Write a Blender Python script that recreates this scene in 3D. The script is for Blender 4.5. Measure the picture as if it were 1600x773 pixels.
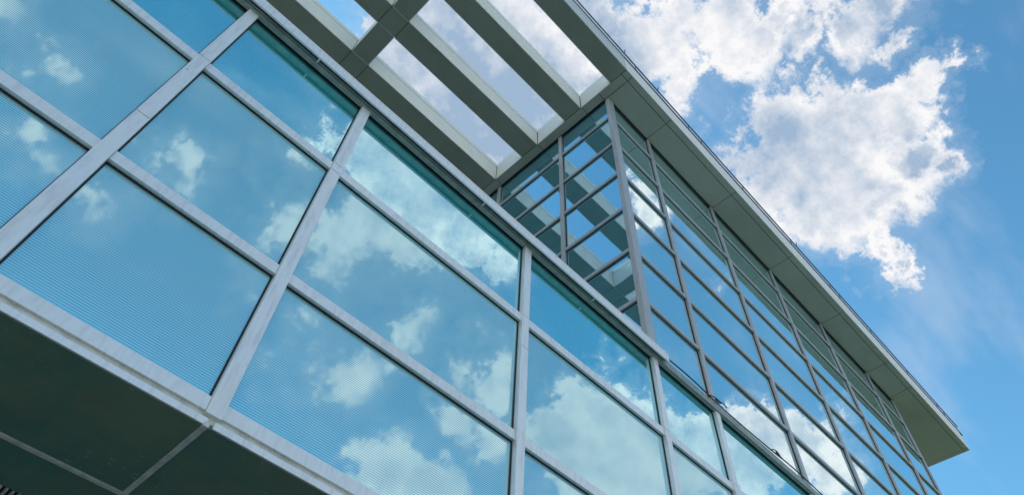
import bpy, bmesh, math, random
from mathutils import Vector, Matrix
R = math.radians
random.seed(7)
scene = bpy.context.scene
for o in list(bpy.data.objects):
    bpy.data.objects.remove(o)

# ------------------------------------------------------------------ camera
U = 3.6            # metres per layout unit (camera to facade distance)
EYE = 1.6
def W(X, Y, Z):    # layout units -> metres (facade plane Y=1 stands at y=0)
    return Vector((X * U, (Y - 1) * U, Z * U + EYE))
cam_d = bpy.data.cameras.new("camera")
cam = bpy.data.objects.new("camera", cam_d)
scene.collection.objects.link(cam)
right = (0.6980542670794645, -0.714747700493985, 0.04308091051396801)
down = (0.5942293148561745, 0.5446810162397623, -0.5917889082380484)
fwd = (0.3995144072217086, 0.4387007125439627, 0.804940943942912)
m = Matrix.Identity(4)
for i in range(3):
    m[i][0] = right[i]; m[i][1] = -down[i]; m[i][2] = -fwd[i]
loc = W(0, 0, 0)
for i in range(3):
    m[i][3] = loc[i]
cam.matrix_world = m
cam_d.sensor_width = 36
cam_d.lens = 1065.057 / 1600 * 36
cam_d.clip_start = 0.05
cam_d.clip_end = 3000
scene.camera = cam

# ------------------------------------------------------------------ light and sky
SUN_EL, SUN_AZ = R(33), R(86)      # azimuth from +X towards +Y: behind the building
SKY_STRENGTH = 0.135
EXPOSURE = 0.74
scene.view_settings.view_transform = 'Standard'
scene.view_settings.look = 'None'
scene.view_settings.exposure = EXPOSURE
scene.view_settings.gamma = 1.0
scene.render.resolution_x = 1024
scene.render.resolution_y = 494
sun_d = bpy.data.lights.new("sun", 'SUN')
sun_d.energy = 4.0
sun_d.angle = R(0.5)
sun_d.color = (1.0, 0.95, 0.87)
sun = bpy.data.objects.new("sun", sun_d)
scene.collection.objects.link(sun)
sdir = Vector((math.cos(SUN_EL) * math.cos(SUN_AZ), math.cos(SUN_EL) * math.sin(SUN_AZ), math.sin(SUN_EL)))
sun.rotation_euler = (-sdir).to_track_quat('-Z', 'Y').to_euler()

# soft clouds: direction x, y, z, angular size, weight
CLOUDS = [(0.534,0.095,0.84,0.054,1), (0.546,0.045,0.837,0.0735,1.1), (0.567,-0.008,0.824,0.0667,1.1), (0.574,-0.066,0.816,0.0486,1), (0.564,-0.123,0.816,0.0299,0.8), (0.653,-0.074,0.753,0.0216,0.7), (0.626,-0.053,0.778,0.0445,1), (0.624,0.035,0.781,0.0595,1.1), (0.607,0.097,0.789,0.0497,1), (0.565,0.116,0.817,0.0551,1), (0.655,-0,0.756,0.0344,0.8), (0.675,0.061,0.736,0.0268,0.9), (0.697,0.062,0.714,0.0202,0.85), (0.712,0.06,0.699,0.0138,0.7), (0.661,-0.089,0.745,0.0155,0.7), (0.568,-0.149,0.809,0.0208,0.75), (0.508,-0.018,0.861,0.0284,0.6), (0.468,0.004,0.884,0.0177,0.5), (0.613,-0.098,0.784,0.0251,0.7), (0.694,0.089,0.714,0.0127,0.5), (0.284,0.155,0.946,0.0473,0.9), (0.328,0.129,0.936,0.06,1), (0.393,0.133,0.91,0.0476,0.95), (0.426,0.156,0.891,0.0333,0.8), (0.361,0.048,0.931,0.0617,1), (0.415,0.024,0.91,0.0489,1), (0.405,0.068,0.912,0.0335,0.8), (0.42,-0.02,0.907,0.0395,0.9), (0.448,-0.031,0.893,0.0313,0.8), (0.481,-0.094,0.872,0.0409,0.85), (0.505,-0.116,0.855,0.0254,0.7), (0.466,-0.128,0.875,0.0433,0.8), (0.428,-0.09,0.899,0.0374,0.7), (0.275,0.248,0.929,0.0801,1.1), (0.19,0.255,0.948,0.0955,1.1), (0.227,0.181,0.957,0.0684,1), (0.162,0.34,0.926,0.1142,1.2), (0.279,0.339,0.899,0.1094,1.2), (0.157,0.411,0.898,0.0801,1.1), (0.25,0.401,0.881,0.0824,1.2), (0.065,0.377,0.924,0.0187,0.7), (0.069,0.393,0.917,0.0154,0.6), (0.33,0.213,0.92,0.0445,0.9), (0.105,0.295,0.95,0.0764,1.1), (0.057,0.307,0.95,0.0333,0.8), (0.106,-0.515,0.85,0.0273,0.592), (0.148,-0.501,0.853,0.0516,1.1), (0.201,-0.491,0.847,0.0581,1.1), (0.262,-0.488,0.832,0.0572,1.1), (0.326,-0.472,0.819,0.0467,1.1), (0.388,-0.46,0.799,0.039,0.629), (0.231,-0.484,0.844,0.0458,0.9), (0.228,-0.542,0.809,0.0944,0.629), (0.204,-0.59,0.781,0.064,0.555), (0.286,-0.529,0.799,0.0719,0.629), (0.332,-0.522,0.785,0.0339,0.481), (0.156,-0.634,0.757,0.0271,0.341), (0.203,-0.618,0.76,0.0404,0.444), (0.088,-0.546,0.833,0.0157,0.31), (0.278,-0.564,0.777,0.0417,0.481), (0.255,-0.684,0.684,0.0544,0.592), (0.309,-0.67,0.675,0.0505,0.555), (0.217,-0.694,0.687,0.0381,0.403), (0.288,-0.68,0.674,0.0342,0.481), (0.359,-0.606,0.71,0.0356,0.592), (0.383,-0.603,0.7,0.019,0.444), (0.349,-0.579,0.737,0.0263,0.37), (0.488,-0.549,0.678,0.0451,0.518), (0.465,-0.572,0.676,0.0237,0.407), (0.517,-0.55,0.656,0.0353,0.481), (0.496,-0.598,0.629,0.0302,0.481), (0.54,-0.583,0.608,0.0345,0.555), (0.447,-0.698,0.559,0.051,1), (0.496,-0.676,0.545,0.0525,1.05), (0.431,-0.721,0.542,0.0326,0.592), (0.527,-0.646,0.552,0.0278,0.592), (0.517,-0.639,0.57,0.0202,0.444), (0.591,-0.464,0.66,0.0359,1), (0.589,-0.506,0.63,0.04,1), (0.622,-0.444,0.645,0.0487,1.05), (0.658,-0.418,0.626,0.0435,1.05), (0.641,-0.476,0.602,0.0737,1.1), (0.693,-0.436,0.575,0.0674,1.15), (0.584,-0.532,0.613,0.0322,0.688), (0.638,-0.515,0.572,0.0515,1), (0.645,-0.405,0.648,0.0229,0.688), (0.638,-0.423,0.644,0.0264,0.9), (0.696,-0.378,0.611,0.034,1), (0.72,-0.363,0.591,0.0417,1.05), (0.722,-0.401,0.564,0.0579,1.1), (0.74,-0.292,0.605,0.0311,0.95), (0.763,-0.274,0.586,0.0399,1), (0.786,-0.264,0.559,0.0389,1), (0.763,-0.313,0.565,0.048,1.1), (0.773,-0.222,0.594,0.0285,0.688), (0.807,-0.243,0.538,0.0393,0.688), (0.732,-0.329,0.596,0.0289,0.95), (0.755,-0.356,0.551,0.0483,1.1), (0.792,-0.203,0.577,0.0149,0.43), (-0.022,-0.655,0.755,0.0347,0.484), (0.009,-0.654,0.756,0.0271,0.446), (-0.052,-0.694,0.718,0.0215,0.341), (-0.198,-0.629,0.751,0.023,0.403), (-0.186,-0.626,0.758,0.0126,0.372), (-0.168,-0.701,0.693,0.0246,0.372), (-0.074,-0.713,0.697,0.0285,0.31), (-0.044,-0.658,0.751,0.0201,0.31), (-0.155,-0.704,0.693,0.0266,0.31), (-0.048,-0.703,0.71,0.0235,0.31), (-0.258,-0.602,0.755,0.0209,0.341), (0.442,-0.246,0.863,0.0213,0.688), (0.499,-0.277,0.821,0.0285,0.731), (0.47,-0.258,0.844,0.0237,0.688), (0.612,-0.227,0.758,0.0125,0.559), (0.616,-0.248,0.747,0.0114,0.559), (0.5,-0.22,0.838,0.0163,0.43), (0.59,-0.426,0.686,0.0211,0.602), (0.588,-0.393,0.707,0.0141,0.43), (0.578,-0.421,0.699,0.0142,0.43)]
DECK = (0.184, 0.375, 0.909)   # middle of the flat grey cloud deck
DECK2 = (0.554, 0.066, 0.830)   # shaded belly of the large cloud

class NT:
    """small node helper"""
    def __init__(self, tree):
        self.t = tree; self.n = tree.nodes; self.l = tree.links
    def node(self, kind, **kw):
        n = self.n.new(kind)
        for k, v in kw.items(): setattr(n, k, v)
        return n
    def put(self, sock, v):
        if hasattr(v, 'is_output'): self.l.new(v, sock)
        else: sock.default_value = v
    def math(self, op, a, b=0.0, c=0.0, clamp=False):
        n = self.node('ShaderNodeMath', operation=op, use_clamp=clamp)
        for s, v in zip(n.inputs, (a, b, c)): self.put(s, v)
        return n.outputs[0]
    def vmath(self, op, a, b=(0, 0, 0), scale=None):
        n = self.node('ShaderNodeVectorMath', operation=op)
        self.put(n.inputs[0], a); self.put(n.inputs[1], b)
        if scale is not None: self.put(n.inputs['Scale'], scale)
        return n.outputs['Value'] if op in ('DISTANCE', 'LENGTH', 'DOT_PRODUCT') else n.outputs[0]
    def noise(self, vec, scale, detail=3, rough=0.5, col=False):
        n = self.node('ShaderNodeTexNoise')
        self.put(n.inputs['Vector'], vec); self.put(n.inputs['Scale'], scale)
        self.put(n.inputs['Detail'], detail); self.put(n.inputs['Roughness'], rough)
        return n.outputs['Color'] if col else n.outputs['Fac']
    def ramp(self, v, a, b, lo=0.0, hi=1.0, smooth=True):
        n = self.node('ShaderNodeMapRange', interpolation_type='SMOOTHSTEP' if smooth else 'LINEAR')
        self.put(n.inputs['Value'], v); self.put(n.inputs['From Min'], a); self.put(n.inputs['From Max'], b)
        self.put(n.inputs['To Min'], lo); self.put(n.inputs['To Max'], hi)
        return n.outputs['Result']
    def mix(self, f, a, b, blend='MIX'):
        n = self.node('ShaderNodeMix', data_type='RGBA', blend_type=blend)
        self.put(n.inputs['Factor'], f)
        self.put(n.inputs['A'], a if hasattr(a, 'is_output') else (*a, 1)[:4])
        self.put(n.inputs['B'], b if hasattr(b, 'is_output') else (*b, 1)[:4])
        return n.outputs['Result']
    # Mix node has several sockets named A/B: fetch the colour ones
def _mix(self, f, a, b, blend='MIX'):
    n = self.node('ShaderNodeMix', data_type='RGBA', blend_type=blend)
    fa, A, B = n.inputs[0], n.inputs[6], n.inputs[7]
    self.put(fa, f)
    self.put(A, a if hasattr(a, 'is_output') else (*a, 1)[:4])
    self.put(B, b if hasattr(b, 'is_output') else (*b, 1)[:4])
    return n.outputs[2]
NT.mix = _mix

world = bpy.data.worlds.new("World")
scene.world = world
world.use_nodes = True
world.node_tree.nodes.clear()
w = NT(world.node_tree)
out = w.node('ShaderNodeOutputWorld')
bg = w.node('ShaderNodeBackground')
bg.inputs['Strength'].default_value = SKY_STRENGTH
w.l.new(bg.outputs[0], out.inputs['Surface'])
sky = w.node('ShaderNodeTexSky', sky_type='NISHITA')
sky.sun_disc = False
sky.sun_elevation = SUN_EL
sky.sun_rotation = math.pi / 2 - SUN_AZ
sky.altitude = 200
sky.air_density = 1.15
sky.dust_density = 1.3
sky.ozone_density = 2.2
tc = w.node('ShaderNodeTexCoord')
d = w.vmath('NORMALIZE', tc.outputs['Generated'])
# ragged outlines: wobble the direction before measuring it against the cloud centres
wob = w.vmath('SUBTRACT', w.noise(d, 4.2, 3, 0.55, True), (0.5, 0.5, 0.5))
wob2 = w.vmath('SUBTRACT', w.noise(d, 14.0, 12, 0.69, True), (0.5, 0.5, 0.5))
dw = w.vmath('ADD', d, w.vmath('SCALE', wob, scale=0.12))
dw = w.vmath('ADD', dw, w.vmath('SCALE', wob2, scale=0.13))
field = None
for (cx, cy, cz, rr, ww) in CLOUDS:
    dist = w.vmath('DISTANCE', dw, (cx, cy, cz))
    rr *= 1.3
    v = w.math('MULTIPLY_ADD', dist, -ww / rr, ww)
    field = v if field is None else w.math('SMOOTH_MAX', field, v, 0.14)
sep = w.node('ShaderNodeSeparateXYZ'); w.put(sep.inputs[0], d)
# unseen cumulus added as fill light, low over street and on terrace side
fill_bank = w.math('MULTIPLY', w.ramp(sep.outputs['Z'], 0.44, 0.30), w.ramp(sep.outputs['Y'], 0.0, -0.3))
fill_bank2 = w.ramp(sep.outputs['X'], -0.42, -0.75)
fill_bank = w.math('MULTIPLY_ADD', w.math('MAXIMUM', fill_bank, fill_bank2), 1.3, -0.55)
field = w.math('MAXIMUM', field, fill_bank)
fine = w.noise(d, 14.0, 14, 0.71)
fine2 = w.noise(w.vmath('ADD', d, (3.1, 1.7, 0.4)), 6.0, 8, 0.62)
f = w.math('ADD', field, w.math('MULTIPLY_ADD', fine, 1.5, -0.75))
f = w.math('ADD', f, w.math('MULTIPLY_ADD', fine2, 0.9, -0.45))
streaks = w.noise(w.vmath('MULTIPLY', dw, (9.0, 16.0, 24.0)), 1.0, 8, 0.62)
f = w.math('ADD', f, w.math('MULTIPLY_ADD', streaks, 0.7, -0.35))
alpha = w.ramp(f, 0.04, 0.46)
wisp = w.math('MULTIPLY', w.ramp(f, -0.30, 0.15), 0.14)
cirrus = w.noise(w.vmath('MULTIPLY', d, (1.0, 2.6, 1.4)), 2.6, 5, 0.55)
wisp = w.math('MAXIMUM', wisp, w.math('MULTIPLY', w.ramp(cirrus, 0.46, 0.70), 0.22))
alpha = w.math('MAXIMUM', alpha, wisp)
# light and shade inside the cloud: bright rims, grey-blue bodies
thick = w.ramp(field, 0.25, 0.70)
off = tuple(0.03 * c for c in sdir)
relief = w.math('SUBTRACT', w.noise(w.vmath('ADD', d, off), 8.0, 12, 0.62), w.noise(d, 8.0, 12, 0.62))
broad = w.noise(w.vmath('ADD', d, (1.3, 0.2, 2.0)), 4.0, 4, 0.5)
shade = w.math('MULTIPLY', thick, w.ramp(broad, 0.34, 0.60, 0.25, 1.0))
deck = w.math('MAXIMUM', w.ramp(w.vmath('DISTANCE', dw, DECK), 0.26, 0.08), w.ramp(w.vmath('DISTANCE', dw, DECK2), 0.13, 0.03))
shade = w.math('MAXIMUM', shade, w.math('MULTIPLY', deck, 0.72))
# clouds over the street are lit from the front and stay bright
shade = w.math('MULTIPLY', shade, w.ramp(sep.outputs['Y'], -0.45, -0.12, 0.55, 1.0))
shade = w.math('ADD', shade, w.math('MULTIPLY', relief, 2.7), clamp=True)
K = 1.0 / SKY_STRENGTH / 2 ** EXPOSURE
lit = tuple(c * K for c in (0.97, 0.96, 0.97))
dark = tuple(c * K for c in (0.35, 0.48, 0.65))
ccol = w.mix(shade, lit, dark)
skyc = w.mix(1.0, sky.outputs[0], (0.55, 1.01, 1.06), 'MULTIPLY')
w.l.new(w.mix(alpha, skyc, ccol), bg.inputs['Color'])
scene.world.cycles.sampling_method = 'MANUAL'
scene.world.cycles.sample_map_resolution = 512

# ------------------------------------------------------------------ materials
def mat(name):
    mt = bpy.data.materials.new(name); mt.use_nodes = True
    mt.node_tree.nodes.clear()
    n = NT(mt.node_tree)
    o = n.node('ShaderNodeOutputMaterial')
    return mt, n, o
def pos(n):
    return n.node('ShaderNodeNewGeometry').outputs['Position']
def stretch(n, v, s):
    return n.vmath('MULTIPLY', v, s)
def bump(n, h, strength, dist):
    b = n.node('ShaderNodeBump'); b.inputs['Strength'].default_value = strength
    b.inputs['Distance'].default_value = dist; n.put(b.inputs['Height'], h)
    return b.outputs[0]
def princ(n, o, base, rough, metal=0.0, normal=None, spec=0.5):
    p = n.node('ShaderNodeBsdfPrincipled')
    n.put(p.inputs['Base Color'], base if hasattr(base, 'is_output') else (*base, 1))
    n.put(p.inputs['Roughness'], rough); n.put(p.inputs['Metallic'], metal)
    p.inputs['Specular IOR Level'].default_value = spec
    if normal is not None: n.put(p.inputs['Normal'], normal)
    n.l.new(p.outputs[0], o.inputs['Surface'])
    return p

def metal_mat(name, c, rough=0.42, metal=0.5, streak=(7, 7, 1.0), dirt=0.55):
    mt, n, o = mat(name)
    P = pos(n)
    a = n.noise(stretch(n, P, streak), 4.0, 5, 0.6)
    b = n.noise(P, 1.3, 4, 0.55)
    fine = n.noise(P, 60.0, 3, 0.6)
    dk = tuple(x * 0.72 for x in c)
    col = n.mix(n.ramp(a, 0.42, 0.72, 0.0, dirt), c, dk)
    col = n.mix(n.ramp(b, 0.45, 0.7, 0.0, 0.3), col, (c[0] * 0.86, c[1] * 0.86, c[2] * 0.82))
    spot = n.noise(P, 22.0, 4, 0.7)
    col = n.mix(n.ramp(spot, 0.66, 0.74, 0.0, 0.45), col, (0.16, 0.15, 0.13))
    r = n.ramp(b, 0.3, 0.7, rough - 0.07, rough + 0.1)
    princ(n, o, col, r, metal, bump(n, fine, 0.08, 0.002))
    return mt
M = {}
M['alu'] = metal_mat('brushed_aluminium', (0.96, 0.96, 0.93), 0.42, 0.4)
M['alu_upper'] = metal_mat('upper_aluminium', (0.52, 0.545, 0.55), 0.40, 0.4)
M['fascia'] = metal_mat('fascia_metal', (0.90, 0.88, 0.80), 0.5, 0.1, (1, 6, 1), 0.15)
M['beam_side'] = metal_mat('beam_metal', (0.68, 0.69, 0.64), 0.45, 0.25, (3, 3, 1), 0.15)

def panel_mat(name, c, rough, dirt=0.25):
    mt, n, o = mat(name)
    P = pos(n)
    info = n.node('ShaderNodeObjectInfo')
    big = n.noise(P, 0.8, 5, 0.6)
    col = n.mix(n.ramp(big, 0.35, 0.7), c, tuple(x * 0.86 for x in c))
    col = n.mix(n.ramp(info.outputs['Random'], 0, 1, 0, 0.22, False), col, tuple(x * 0.75 for x in c))
    st = n.noise(stretch(n, P, (1, 5, 1)), 3.0, 5, 0.65)
    col = n.mix(n.ramp(st, 0.55, 0.75, 0, dirt), col, (c[0] * 0.7, c[1] * 0.66, c[2] * 0.58))
    princ(n, o, col, rough, 0.0, bump(n, n.noise(P, 2.2, 2, 0.5), 0.15, 0.01), 0.2)
    return mt
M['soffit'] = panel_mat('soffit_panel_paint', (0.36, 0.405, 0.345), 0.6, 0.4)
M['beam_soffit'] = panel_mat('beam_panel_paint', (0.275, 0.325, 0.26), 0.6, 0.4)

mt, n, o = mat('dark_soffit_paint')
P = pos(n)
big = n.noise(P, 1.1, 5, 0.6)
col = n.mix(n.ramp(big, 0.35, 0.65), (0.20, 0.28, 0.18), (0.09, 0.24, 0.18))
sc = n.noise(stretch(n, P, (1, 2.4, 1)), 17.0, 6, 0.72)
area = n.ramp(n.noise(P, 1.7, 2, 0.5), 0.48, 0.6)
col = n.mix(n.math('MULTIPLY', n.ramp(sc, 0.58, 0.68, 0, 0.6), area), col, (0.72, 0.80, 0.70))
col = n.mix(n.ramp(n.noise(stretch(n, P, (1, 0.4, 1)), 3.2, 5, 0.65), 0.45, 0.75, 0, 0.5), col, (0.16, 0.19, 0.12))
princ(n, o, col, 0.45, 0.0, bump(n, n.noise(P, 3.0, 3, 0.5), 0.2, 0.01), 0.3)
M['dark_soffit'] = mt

def plain(name, c, rough=0.6, metal=0.0):
    mt, n, o = mat(name)
    P = pos(n)
    col = n.mix(n.ramp(n.noise(P, 9.0, 5, 0.6), 0.35, 0.7), c, tuple(x * 0.7 for x in c))
    princ(n, o, col, rough, metal)
    return mt
M['black'] = plain('black_rubber', (0.012, 0.014, 0.014), 0.55)
M['joint'] = plain('dark_joint', (0.03, 0.035, 0.03), 0.7)
M['cable'] = plain('black_cable_sheath', (0.015, 0.017, 0.02), 0.4)
M['head'] = plain('grey_green_frame', (0.36, 0.43, 0.38), 0.45)
M['strip'] = plain('soffit_strip_metal', (0.80, 0.80, 0.70), 0.5)
M['trim'] = plain('rail_steel', (0.07, 0.09, 0.14), 0.8, 0.0)
M['white_trim'] = plain('pale_gutter_metal', (0.72, 0.74, 0.80), 0.4)
M['wall'] = plain('rendered_wall', (0.30, 0.30, 0.28), 0.85)
M['core'] = plain('dark_interior', (0.05, 0.06, 0.06), 0.8)
M['roofing'] = plain('roof_membrane', (0.38, 0.38, 0.36), 0.9)

def glass_mat(name, tint, body, refl, frit=False):
    """coated glass: strong sky reflection over a teal body colour; frit = fine printed lines"""
    mt, n, o = mat(name)
    P = pos(n)
    wav = n.noise(P, 0.9, 2, 0.45)
    nb = bump(n, wav, 0.06, 0.02)
    g = n.node('ShaderNodeBsdfGlossy'); g.inputs['Color'].default_value = (*tint, 1)
    g.inputs['Roughness'].default_value = 0.010 if not frit else 0.018
    # every pane hangs at a very slightly different angle
    info = n.node('ShaderNodeObjectInfo')
    wn = n.node('ShaderNodeTexWhiteNoise', noise_dimensions='1D'); n.put(wn.inputs['W'], info.outputs['Random'])
    off_ = n.vmath('SCALE', n.vmath('SUBTRACT', wn.outputs['Color'], (0.5, 0.5, 0.5)), scale=0.011)
    n.put(g.inputs['Normal'], n.vmath('NORMALIZE', n.vmath('ADD', nb, off_)))
    df = n.node('ShaderNodeBsdfDiffuse')
    bc = n.mix(n.ramp(n.noise(P, 0.7, 3, 0.5), 0.3, 0.7), body, tuple(x * 0.8 for x in body))
    n.put(df.inputs['Color'], bc)
    mx = n.node('ShaderNodeMixShader')
    lw = n.node('ShaderNodeFresnel'); lw.inputs['IOR'].default_value = 1.5
    fac = n.ramp(lw.outputs[0], 0.04, 0.6, refl, min(1.0, refl + 0.25), False)
    n.put(mx.inputs[0], fac)
    n.l.new(df.outputs[0], mx.inputs[1]); n.l.new(g.outputs[0], mx.inputs[2])
    res = mx.outputs[0]
    if frit:
        sep = n.node('ShaderNodeSeparateXYZ'); n.put(sep.inputs[0], P)
        s = n.math('SINE', n.math('MULTIPLY', sep.outputs['Z'], 2 * math.pi / 0.0185))
        line = n.ramp(s, -0.55, 0.55)
        fd = n.node('ShaderNodeBsdfDiffuse'); n.put(fd.inputs['Color'], n.mix(line, (0.02, 0.34, 0.44), (0.80, 1.0, 0.98)))
        m2 = n.node('ShaderNodeMixShader')
        n.put(m2.inputs[0], 0.36)
        n.l.new(res, m2.inputs[1]); n.l.new(fd.outputs[0], m2.inputs[2])
        res = m2.outputs[0]
        milk = n.node('ShaderNodeBsdfDiffuse'); milk.inputs['Color'].default_value = (0.70, 0.90, 0.92, 1)
        m4 = n.node('ShaderNodeMixShader'); m4.inputs[0].default_value = 0.06
        n.l.new(res, m4.inputs[1]); n.l.new(milk.outputs[0], m4.inputs[2])
        res = m4.outputs[0]
    # film of dust and old rain marks
    dd = n.node('ShaderNodeBsdfDiffuse'); dd.inputs['Color'].default_value = (0.42, 0.45, 0.43, 1)
    dm = n.ramp(n.noise(stretch(n, P, (5, 5, 0.8)), 3.0, 6, 0.7), 0.45, 0.8, 0.0, 0.10)
    sp = n.ramp(n.noise(P, 38.0, 2, 0.5), 0.755, 0.80, 0.0, 0.30)
    m3 = n.node('ShaderNodeMixShader'); n.put(m3.inputs[0], n.math('MAXIMUM', dm, sp))
    n.l.new(res, m3.inputs[1]); n.l.new(dd.outputs[0], m3.inputs[2])
    n.l.new(m3.outputs[0], o.inputs['Surface'])
    return mt
M['glass_clear'] = glass_mat('clear_coated_glass', (0.70, 0.95, 1.0), (0.004, 0.80, 0.84), 0.76)
M['glass_frit'] = glass_mat('lined_coated_glass', (0.70, 0.95, 1.0), (0.02, 0.90, 0.95), 0.80, True)
M['glass_upper'] = glass_mat('upper_coated_glass', (0.90, 1.0, 1.0), (0.20, 0.85, 0.95), 0.84)
M['glass_side'] = glass_mat('side_coated_glass', (0.70, 0.86, 0.95), (0.02, 0.40, 0.56), 0.72)

mt, n, o = mat('pale_paving')
P = pos(n)
br = n.node('ShaderNodeTexBrick')
n.put(br.inputs['Vector'], P)
br.inputs['Scale'].default_value = 1.6
br.inputs['Mortar Size'].default_value = 0.012
br.inputs['Color1'].default_value = (0.46, 0.465, 0.435, 1)
br.inputs['Color2'].default_value = (0.41, 0.415, 0.39, 1)
br.inputs['Mortar'].default_value = (0.16, 0.16, 0.15, 1)
col = n.mix(n.ramp(n.noise(P, 1.2, 6, 0.6), 0.3, 0.75, 0, 0.5), br.outputs['Color'], (0.30, 0.31, 0.29))
princ(n, o, col, 0.85, 0.0, bump(n, n.noise(P, 30, 4, 0.6), 0.3, 0.004))
M['paving'] = mt

mt, n, o = mat('added_lawn_green')  # dark green for the added plane that cuts ground bounce
P = pos(n)
col = n.mix(n.ramp(n.noise(P, 1.5, 6, 0.65), 0.3, 0.7), (0.05, 0.085, 0.03), (0.08, 0.11, 0.045))
princ(n, o, col, 0.9, 0.0, bump(n, n.noise(P, 40, 4, 0.7), 0.6, 0.02))
M['added_lawn'] = mt

# ------------------------------------------------------------------ mesh helpers
C = scene.collection
class MB:
    """collects boxes and tubes given in layout units"""
    def __init__(self): self.bm = bmesh.new(); self.mats = []
    def _mi(self, m_):
        if m_ not in self.mats: self.mats.append(m_)
        return self.mats.index(m_)
    def box(self, x0, x1, y0, y1, z0, z1, m_, bev=0.0):
        b = self.bm
        vs = [b.verts.new(W(x, y, z)) for x in (x0, x1) for y in (y0, y1) for z in (z0, z1)]
        idx = [(0, 1, 3, 2), (4, 6, 7, 5), (0, 4, 5, 1), (2, 3, 7, 6), (0, 2, 6, 4), (1, 5, 7, 3)]
        fs = [b.faces.new([vs[i] for i in q]) for q in idx]
        mi = self._mi(m_)
        for f_ in fs: f_.material_index = mi
        if bev:
            es = list({e for f_ in fs for e in f_.edges})
            r = bmesh.ops.bevel(b, geom=es, offset=bev, segments=2, profile=0.6, affect='EDGES', clamp_overlap=True)
            for f_ in r['faces']: f_.material_index = mi
        return self
    def prism(self, prof, x0, x1, m_):
        """profile [(Y, Z)...] extruded along X"""
        b = self.bm
        A = [b.verts.new(W(x0, y, z)) for y, z in prof]; B = [b.verts.new(W(x1, y, z)) for y, z in prof]
        mi = self._mi(m_); k = len(prof)
        fs = [b.faces.new([A[i], A[(i + 1) % k], B[(i + 1) % k], B[i]]) for i in range(k)]
        fs += [b.faces.new(A[::-1]), b.faces.new(B)]
        for f_ in fs: f_.material_index = mi
        bmesh.ops.recalc_face_normals(b, faces=fs)
        return self
    def tube(self, pts, r, m_, seg=8):
        """round bar through points (layout units), r in metres"""
        b = self.bm; P = [W(*p) for p in pts]; rings = []; mi = self._mi(m_)
        prev = None
        for i, p in enumerate(P):
            t = (P[min(i + 1, len(P) - 1)] - P[max(i - 1, 0)]).normalized()
            a = prev if prev is not None else (Vector((0, 0, 1)) if abs(t.z) < 0.9 else Vector((1, 0, 0)))
            u_ = (a - t * a.dot(t)).normalized(); v_ = t.cross(u_); prev = u_
            rings.append([b.verts.new(p + (u_ * math.cos(q) + v_ * math.sin(q)) * r) for q in [2 * math.pi * j / seg for j in range(seg)]])
        for i in range(len(rings) - 1):
            for j in range(seg):
                f_ = b.faces.new([rings[i][j], rings[i][(j + 1) % seg], rings[i + 1][(j + 1) % seg], rings[i + 1][j]])
                f_.material_index = mi; f_.smooth = True
        for rg, fl in ((rings[0], True), (rings[-1], False)):
            f_ = b.faces.new(rg[::-1] if fl else rg); f_.material_index = mi
        return self
    def build(self, name, parent=None, label=None, origin=None):
        me = bpy.data.meshes.new(name)
        bmesh.ops.recalc_face_normals(self.bm, faces=self.bm.faces)
        if origin is not None:
            bmesh.ops.translate(self.bm, verts=self.bm.verts, vec=-origin)
        self.bm.to_mesh(me); self.bm.free()
        for m_ in self.mats: me.materials.append(M[m_])
        ob = bpy.data.objects.new(name, me); C.objects.link(ob)
        if origin is not None: ob.location = origin
        if parent is not None: ob.parent = parent
        if label: ob['label'] = label
        return ob
def tag(ob, label=None, cat=None, group=None, kind=None):
    if label: ob['label'] = label
    if cat: ob['category'] = cat
    if group: ob['group'] = group
    if kind: ob['kind'] = kind
    return ob

GZ = -EYE / U                     # ground level in layout units
FZ0, FZ1 = 4.315, 4.53            # roof edge bottom and top

# ------------------------------------------------------------------ ground
g = bpy.data.meshes.new('ground')
b = bmesh.new()
s_ = 900
vs = [b.verts.new((x, y, 0)) for x, y in ((-s_, -s_), (s_, -s_), (s_, s_), (-s_, s_))]
b.faces.new(vs); b.to_mesh(g); b.free()
g.materials.append(M['paving'])
go = bpy.data.objects.new('ground', g); C.objects.link(go); tag(go, kind='structure')

# unseen dark green plane added past the far corner, dims bounce on the soffit
g = bpy.data.meshes.new('added_lawn')
b = bmesh.new()
vs = [b.verts.new((x, y, 0.004)) for x, y in ((22.5, -45), (140, -45), (140, 90), (22.5, 90))]
b.faces.new(vs); b.to_mesh(g); b.free()
g.materials.append(M['added_lawn'])
lo = bpy.data.objects.new('added_lawn', g); C.objects.link(lo); tag(lo, kind='structure')

# ------------------------------------------------------------------ the building
bld = bpy.data.objects.new('office_building', None); C.objects.link(bld)
tag(bld, 'glass office building with aluminium grid, wide flat roof and open beams over its terrace', 'building')

# cores behind the glazing, ground floor walls
MB().box(-3.0, 5.70, 1.035, 3.4, 0.712, 1.905, 'core').build('lower_core', bld)
MB().box(1.715, 5.70, 1.035, 3.4, 1.915, 4.30, 'core').build('upper_core', bld)
MB().box(-3.0, 5.70, 1.95, 3.4, GZ, 0.70, 'wall').build('ground_floor_wall', bld)
MB().box(-3.0, 1.66, 1.04, 3.4, 1.907, 1.915, 'roofing').build('terrace_deck', bld)
MB().box(-3.0, 1.66, 3.15, 3.4, 1.917, 4.53, 'wall').build('terrace_back_wall', bld)

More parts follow.
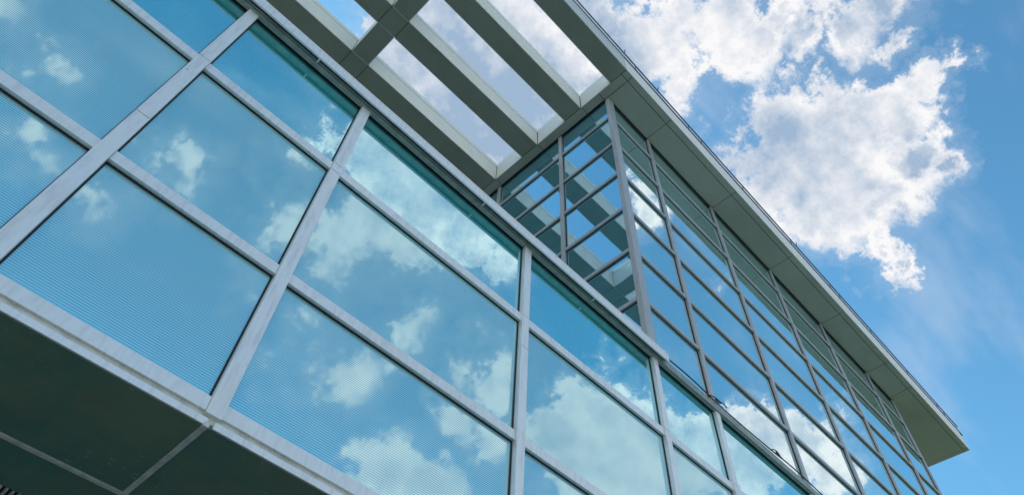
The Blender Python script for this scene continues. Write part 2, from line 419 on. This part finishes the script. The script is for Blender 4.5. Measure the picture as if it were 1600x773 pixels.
# --- lower wing -----------------------------------------------------------
GY = 1.0147
XA = [-2.275, -1.56, -0.845, -0.131, 0.271, 0.986, 1.700, 2.120, 2.877, 3.677, 4.447, 5.227, 5.705]
HW = 0.0150
A1, A2 = (1.087, 1.116), (1.527, 1.558)
SILL, HEADZ = 0.7535, 1.900
def pane(parent, x0, x1, z0, z1, m_, gy=GY):
    w_ = MB().box(x0, x1, gy, gy + 0.006, z0, z1, m_).build('window', parent)
    k = 0.0035
    gk = MB()
    gk.box(x0, x0 + k, gy - 0.003, gy - 0.0002, z0, z1, 'black').box(x1 - k, x1, gy - 0.003, gy - 0.0002, z0, z1, 'black')
    gk.box(x0 + k, x1 - k, gy - 0.003, gy - 0.0002, z1 - k, z1, 'black').box(x0 + k, x1 - k, gy - 0.003, gy - 0.0002, z0, z0 + k * 0.5, 'black')
    gk.build('gasket', w_)
    return w_
rows = [(SILL, A1[0], 'glass_frit'), (A1[1], A2[0], 'glass_frit'), (A2[1], HEADZ, 'glass_clear')]
for i in range(len(XA) - 1):
    x0, x1 = XA[i] + HW, XA[i + 1] - HW
    for z0, z1, mt_ in rows:
        pane(bld, x0, x1, z0, z1, mt_)
    for z0, z1 in (A1, A2):
        MB().box(x0 + 0.0005, x1 - 0.0005, 1.002, GY + 0.004, z0, z1, 'alu', 0.004).build('transom', bld)
    # sill under the bottom panes: face, recess and lower trim, one length per bay
    MB().box(x0 + 0.0005, x1 - 0.0005, 1.0005, GY + 0.01, 0.7255, SILL, 'alu', 0.003).build('sill', bld)
    MB().box(XA[i] + 0.008, XA[i + 1] - 0.005, 0.999, 1.0035, 0.7002, 0.7135, 'alu', 0.003).build('bottom_trim', bld)
for x in XA:
    mu = MB().box(x - HW, x + HW, 0.9965, GY + 0.008, 0.7205, HEADZ - 0.0005, 'alu', 0.004).build('mullion', bld)
    mj = MB()
    zj = random.uniform(1.2, 1.8)
    mj.box(x - HW + 0.001, x + HW - 0.001, 0.9962, 0.9966, zj, zj + 0.0008, 'joint')
    mj.box(x - HW + 0.001, x + HW - 0.001, 0.9962, 0.9966, A2[1] - 0.004, A2[1] - 0.0034, 'joint')
    mj.build('cap_joint', bpy.data.objects[mu.name])
MB().box(-3.0, 5.715, 1.0065, 1.03, 0.702, 0.7255, 'strip').build('sill_recess', bld)
# last returns of the wing
MB().box(-3.0, -2.29, 1.0, 1.03, 0.70, 1.9, 'alu').build('end_panel', bld)

# head frame and coping of the lower wing
hd = MB()
hd.box(-3.0, 5.72, 0.990, 1.0075, 1.900, 1.930, 'head', 0.004)
hd.box(-3.0, 5.72, 1.0078, 1.034, 1.903, 1.928, 'black')
hd.build('head_frame', bld)
hd = MB()
hd.box(-3.0, 1.735, 0.9845, 0.9872, 1.902, 1.925, 'head', 0.002)
hd.build('cover_strip', bld)
cp = MB()
cp.prism([(0.969, 1.900), (0.9745, 1.900), (0.9745, 1.938), (1.036, 1.938), (1.036, 1.946), (0.967, 1.943), (0.967, 1.9385), (0.969, 1.936)], -3.0, 1.755, 'alu')
cp.build('coping', bld)
MB().box(-3.0, 1.75, 0.976, 0.9838, 1.912, 1.9365, 'black').build('coping_gap', bld)
for x in (-0.6, 0.075, 0.75, 1.31):
    MB().box(x, x + 0.004, 0.9745, 0.989, 1.8985, 1.9015, 'alu').build('clip', bld)
# ledge on the plain run of the head, right of the coping
MB().box(1.757, 5.72, 0.9915, 1.034, 1.9305, 1.936, 'head', 0.003).build('ledge', bld)

# underside of the lower wing
SZ = 0.700
ys = [1.012, 1.2815, 1.2935, 1.60, 1.95]
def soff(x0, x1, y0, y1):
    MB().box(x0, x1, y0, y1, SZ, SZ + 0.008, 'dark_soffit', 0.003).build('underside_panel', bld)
xs = [-3.0, -1.56, -0.845, 0.267, 0.986, 1.700, 2.877, 4.447, 5.70]
for i in range(len(xs) - 1):
    a, c = xs[i] + (0.0055 if i else 0), xs[i + 1] - 0.0055
    soff(a, c, 1.0038, 1.2815)
    if i == 2:
        soff(a, c, 1.2935, 1.437)
        soff(0.160, c, 1.4385, 1.949)
    else:
        soff(a, c, 1.2935, 1.949)
for x in xs[1:-1]:
    MB().box(x - 0.005, x + 0.005, 0.9975, 1.2815, SZ - 0.003, SZ + 0.006, 'strip', 0.002).build('cover_strip', bld)
MB().box(-3.0, 5.70, 1.282, 1.293, SZ - 0.003, SZ + 0.006, 'strip', 0.002).build('cover_strip', bld)
gr = MB()
x = -0.83
while x < 0.155:
    gr.box(x, x + 0.0045, 1.441, 1.947, SZ - 0.002, SZ + 0.012, 'strip')
    x += 0.0115
gr.box(-0.838, 0.158, 1.4385, 1.949, SZ + 0.013, SZ + 0.016, 'black')
gr.build('vent_grille', bld, 'dark slatted vent in the underside')

# --- upper block, street front --------------------------------------------
BY = 1.0137
XB = [1.7075, 2.120, 2.877, 3.677, 4.447, 5.227, 5.705]
TZ = [4.043, 3.688, 3.332, 2.976, 2.620, 2.264]
TH = 0.0105
zt = [4.306] + TZ + [1.936]
for i in range(len(XB) - 1):
    x0 = XB[i] + (0.0275 if i == 0 else HW); x1 = XB[i + 1] - HW
    for k in range(len(zt) - 1):
        z1 = zt[k] - (TH if k else 0.0); z0 = zt[k + 1] + (TH if k + 1 < len(zt) - 1 else 0.0)
        pane(bld, x0, x1, z0, z1, 'glass_upper', BY)
    for z in TZ:
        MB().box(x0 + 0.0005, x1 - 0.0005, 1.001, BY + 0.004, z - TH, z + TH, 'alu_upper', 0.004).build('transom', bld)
for x in XB[1:]:
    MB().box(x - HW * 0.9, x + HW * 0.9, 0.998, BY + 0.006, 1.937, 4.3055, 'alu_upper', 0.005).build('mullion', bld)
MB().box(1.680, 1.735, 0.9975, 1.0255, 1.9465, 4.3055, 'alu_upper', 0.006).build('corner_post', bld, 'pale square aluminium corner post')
# --- upper block, terrace side --------------------------------------------
LX = 1.680; LG = LX + 0.0137
YL = [1.0115, 1.433, 2.030, 2.627, 3.15]
for i in range(len(YL) - 1):
    y0 = YL[i] + (0.0145 if i == 0 else HW); y1 = YL[i + 1] - HW
    for k in range(len(zt) - 1):
        z1 = zt[k] - (TH if k else 0.0); z0 = zt[k + 1] + (TH if k + 1 < len(zt) - 1 else 0.0)
        w_ = MB().box(LG, LG + 0.006, y0, y1, z0, z1, 'glass_side').build('window', bld)
        q = 0.0035
        gk = MB()
        gk.box(LG - 0.003, LG - 0.0002, y0, y0 + q, z0, z1, 'black').box(LG - 0.003, LG - 0.0002, y1 - q, y1, z0, z1, 'black')
        gk.box(LG - 0.003, LG - 0.0002, y0 + q, y1 - q, z1 - q, z1, 'black').box(LG - 0.003, LG - 0.0002, y0 + q, y1 - q, z0, z0 + q * 0.5, 'black')
        gk.build('gasket', w_)
    for z in TZ:
        MB().box(LX + 0.001, LG + 0.004, y0 + 0.0005, y1 - 0.0005, z - TH, z + TH, 'alu_upper', 0.004).build('transom', bld)
for y in YL[1:-1]:
    MB().box(LX - 0.002, LG + 0.006, y - HW * 0.9, y + HW * 0.9, 1.937, 4.3055, 'alu_upper', 0.005).build('mullion', bld)

# --- roof: soffit panels, fascia panels, joints, rail ----------------------
roof = MB()
roof.box(1.628, 6.842, 0.795, 3.6, FZ0 + 0.006, FZ1 - 0.004, 'joint')
roof.box(1.625, 6.845, 0.79, 3.6, FZ1 - 0.0035, FZ1 + 0.002, 'roofing')
roof = roof.build('roof', bld)
# dark recess where wall meets soffit
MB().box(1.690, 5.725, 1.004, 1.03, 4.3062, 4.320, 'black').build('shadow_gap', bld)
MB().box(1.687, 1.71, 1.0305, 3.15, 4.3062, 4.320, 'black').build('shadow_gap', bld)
G = 0.0022
jx = [1.617, 1.683, 2.105, 2.887, 3.672, 4.455, 5.235, 5.66, 6.80, 6.85]
def spanel(x0, x1, y0, y1, m_='soffit'):
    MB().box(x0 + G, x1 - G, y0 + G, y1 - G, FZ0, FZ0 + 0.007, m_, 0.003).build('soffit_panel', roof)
for i in range(len(jx) - 1):
    x0, x1 = jx[i], jx[i + 1]
    spanel(x0, x1, 0.787, 0.834)
    if x0 < 1.65:
        spanel(x0, x1, 0.834, 1.03)
    elif x1 <= 5.67:
        spanel(x0, x1, 0.834, 1.0035)
    else:
        spanel(x0, x1, 0.834, 3.6)
for y0, y1 in ((1.03, 1.18), (1.18, 1.59), (1.59, 2.005), (2.005, 2.42), (2.42, 3.15)):
    spanel(1.617, 1.683, y0, y1)
for i in range(len(jx) - 2):
    x0, x1 = jx[i], (jx[i + 1] if i < len(jx) - 3 else 6.85)
    MB().box(x0 + G * 0.6, x1 - G * 0.6, 0.787, 0.793, FZ0 + 0.001, 4.503, 'fascia', 0.004).build('fascia_panel', roof)
    MB().box(x0 + G * 0.6, x1 - G * 0.6, 0.7885, 0.793, 4.507, FZ1, 'fascia', 0.003).build('fascia_trim', roof)
for y0, y1 in ((0.795, 1.7), (1.7, 2.6), (2.6, 3.6)):
    MB().box(6.8445, 6.850, y0 + G, y1 - G, FZ0 + 0.001, FZ1, 'fascia', 0.004).build('fascia_panel', roof)
# inner face of the roof towards the open bays
for y0, y1 in ((0.927, 1.185), (1.331, 1.590), (1.742, 2.007), (2.155, 2.418), (2.57, 3.15)):
    MB().box(1.616, 1.6225, y0 + 0.004, y1 - 0.004, FZ0 + 0.001, FZ1, 'beam_side', 0.003).build('fascia_panel', roof)
rl = MB()
rl.tube([(-2.4, 0.790, 4.655), (6.95, 0.790, 4.655)], 0.020, 'trim')
rl.box(-2.4, 6.93, 0.784, 0.796, 4.533, 4.549, 'trim')
rl.box(-2.4, 6.93, 0.7905, 0.796, 4.560, 4.605, 'white_trim')
x = -2.3
k = 0
while x < 6.94:
    rl.tube([(x, 0.791, 4.525), (x, 0.790, 4.66)], 0.010, 'trim')
    x += (0.62, 0.16, 0.55, 0.70)[k % 4]; k += 1
for x in (1.64, 2.02, 3.9):
    rl.tube([(x, 0.788, 4.655), (x, 0.776, 4.70)], 0.012, 'trim')
rl.build('handrail', roof, 'thin dark steel rail along the roof edge')

# --- open beams over the terrace --------------------------------------------
by = [(0.787, 0.927), (1.185, 1.331), (1.590, 1.742), (2.007, 2.155), (2.418, 2.570)]
cx = [(-2.40, -2.26), (-0.985, -0.845), (0.286, 0.425)]
X_END = 1.617
def clad(mb, x0, x1, y0, y1, under='beam_soffit'):
    """hollow metal cladding of one length: underside, two sides with a groove, top"""
    t = 0.005
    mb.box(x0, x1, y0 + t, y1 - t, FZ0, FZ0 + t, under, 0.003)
    for a, c in ((y0, y0 + t), (y1 - t, y1)):
        mb.box(x0, x1, a, c, FZ0 + 0.0005, 4.478, 'beam_side', 0.003)
        mb.box(x0, x1, a, c, 4.4835, FZ1, 'beam_side', 0.002)
    mb.box(x0, x1, y0 + t, y1 - t, FZ1 - t, FZ1, 'beam_side')
def clad_y(mb, x0, x1, y0, y1):
    t = 0.005
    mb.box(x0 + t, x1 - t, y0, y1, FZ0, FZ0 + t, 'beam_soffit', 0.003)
    for a, c in ((x0, x0 + t), (x1 - t, x1)):
        mb.box(a, c, y0, y1, FZ0 + 0.0005, 4.478, 'beam_side', 0.003)
        mb.box(a, c, y0, y1, 4.4835, FZ1, 'beam_side', 0.002)
    mb.box(x0 + t, x1 - t, y0, y1, FZ1 - t, FZ1, 'beam_side')
J = 0.0022
for y0, y1 in by:
    mb = MB()
    mb.box(-2.39, X_END + 0.008, y0 + 0.0075, y1 - 0.0075, FZ0 + 0.0065, FZ1 - 0.0065, 'joint')
    edges = []
    prev = None
    for a, c in cx:
        if prev is not None: edges.append((prev, a))
        edges.append((a, c)); prev = c
    edges.append((prev, X_END))
    for a, c in edges:
        clad(mb, a + J, c - J, y0, y1)
    mb.build('canopy_beam', bld)
for x0, x1 in cx:
    for i in range(len(by) - 1):
        y0, y1 = by[i][1], by[i + 1][0]
        mb = MB()
        mb.box(x0 + 0.0075, x1 - 0.0075, y0 - 0.006, y1 + 0.006, FZ0 + 0.0065, FZ1 - 0.0065, 'joint')
        clad_y(mb, x0, x1, y0 + J, y1 - J)
        mb.build('cross_beam', bld)

# ------------------------------------------------------------------ loose cables on the ledge
def smooth(pts, n_=6):
    P = [Vector(p) for p in pts]; o_ = []
    for i in range(len(P) - 1):
        p0, p1, p2, p3 = P[max(i - 1, 0)], P[i], P[i + 1], P[min(i + 2, len(P) - 1)]
        for j in range(n_):
            t = j / n_
            o_.append(0.5 * ((2 * p1) + (-p0 + p2) * t + (2 * p0 - 5 * p1 + 4 * p2 - p3) * t * t + (-p0 + 3 * p1 - 3 * p2 + p3) * t ** 3))
    o_.append(P[-1]); return [tuple(q) for q in o_]
pts = [(1.70, 0.985, 1.934)]
x = 1.75
while x < 4.4:
    pts.append((x, 0.9865 + 0.002 * math.sin(x * 9), 1.9375 + 0.010 * max(0, math.sin(x * 7 + 1))))
    x += 0.08
c1 = MB().tube(smooth(pts), 0.011, 'cable').build('cable', None, origin=W(3.0, 0.99, 1.936))
tag(c1, 'long black cable lying along the metal ledge between lower and upper glazing', 'cable')
def loop(pts_, label):
    cx_ = pts_[0][0]
    p0 = Vector(pts_[0]); pts_ = [tuple(p0 + (Vector(q) - p0) * 0.6) for q in pts_]
    ob = MB().tube(smooth(pts_, 5), 0.009, 'cable').build('cable_loop', None, origin=W(cx_, 0.98, 1.94))
    tag(ob, label, 'cable', 'slack black cable loops on the ledge')
loop([(2.06, 0.984, 1.944), (2.10, 0.982, 1.958), (2.15, 0.980, 1.966), (2.19, 0.980, 1.953), (2.16, 0.980, 1.941), (2.12, 0.981, 1.947), (2.17, 0.981, 1.962), (2.23, 0.978, 1.968), (2.26, 0.977, 1.955)],
     'slack black cable loop at the second mullion right of the coping end')
loop([(2.53, 0.984, 1.944), (2.57, 0.982, 1.962), (2.61, 0.981, 1.964), (2.635, 0.981, 1.948), (2.60, 0.981, 1.940), (2.585, 0.982, 1.952), (2.64, 0.981, 1.942), (2.68, 0.983, 1.939)],
     'small black cable loop on the ledge midway between two mullions, lower right')
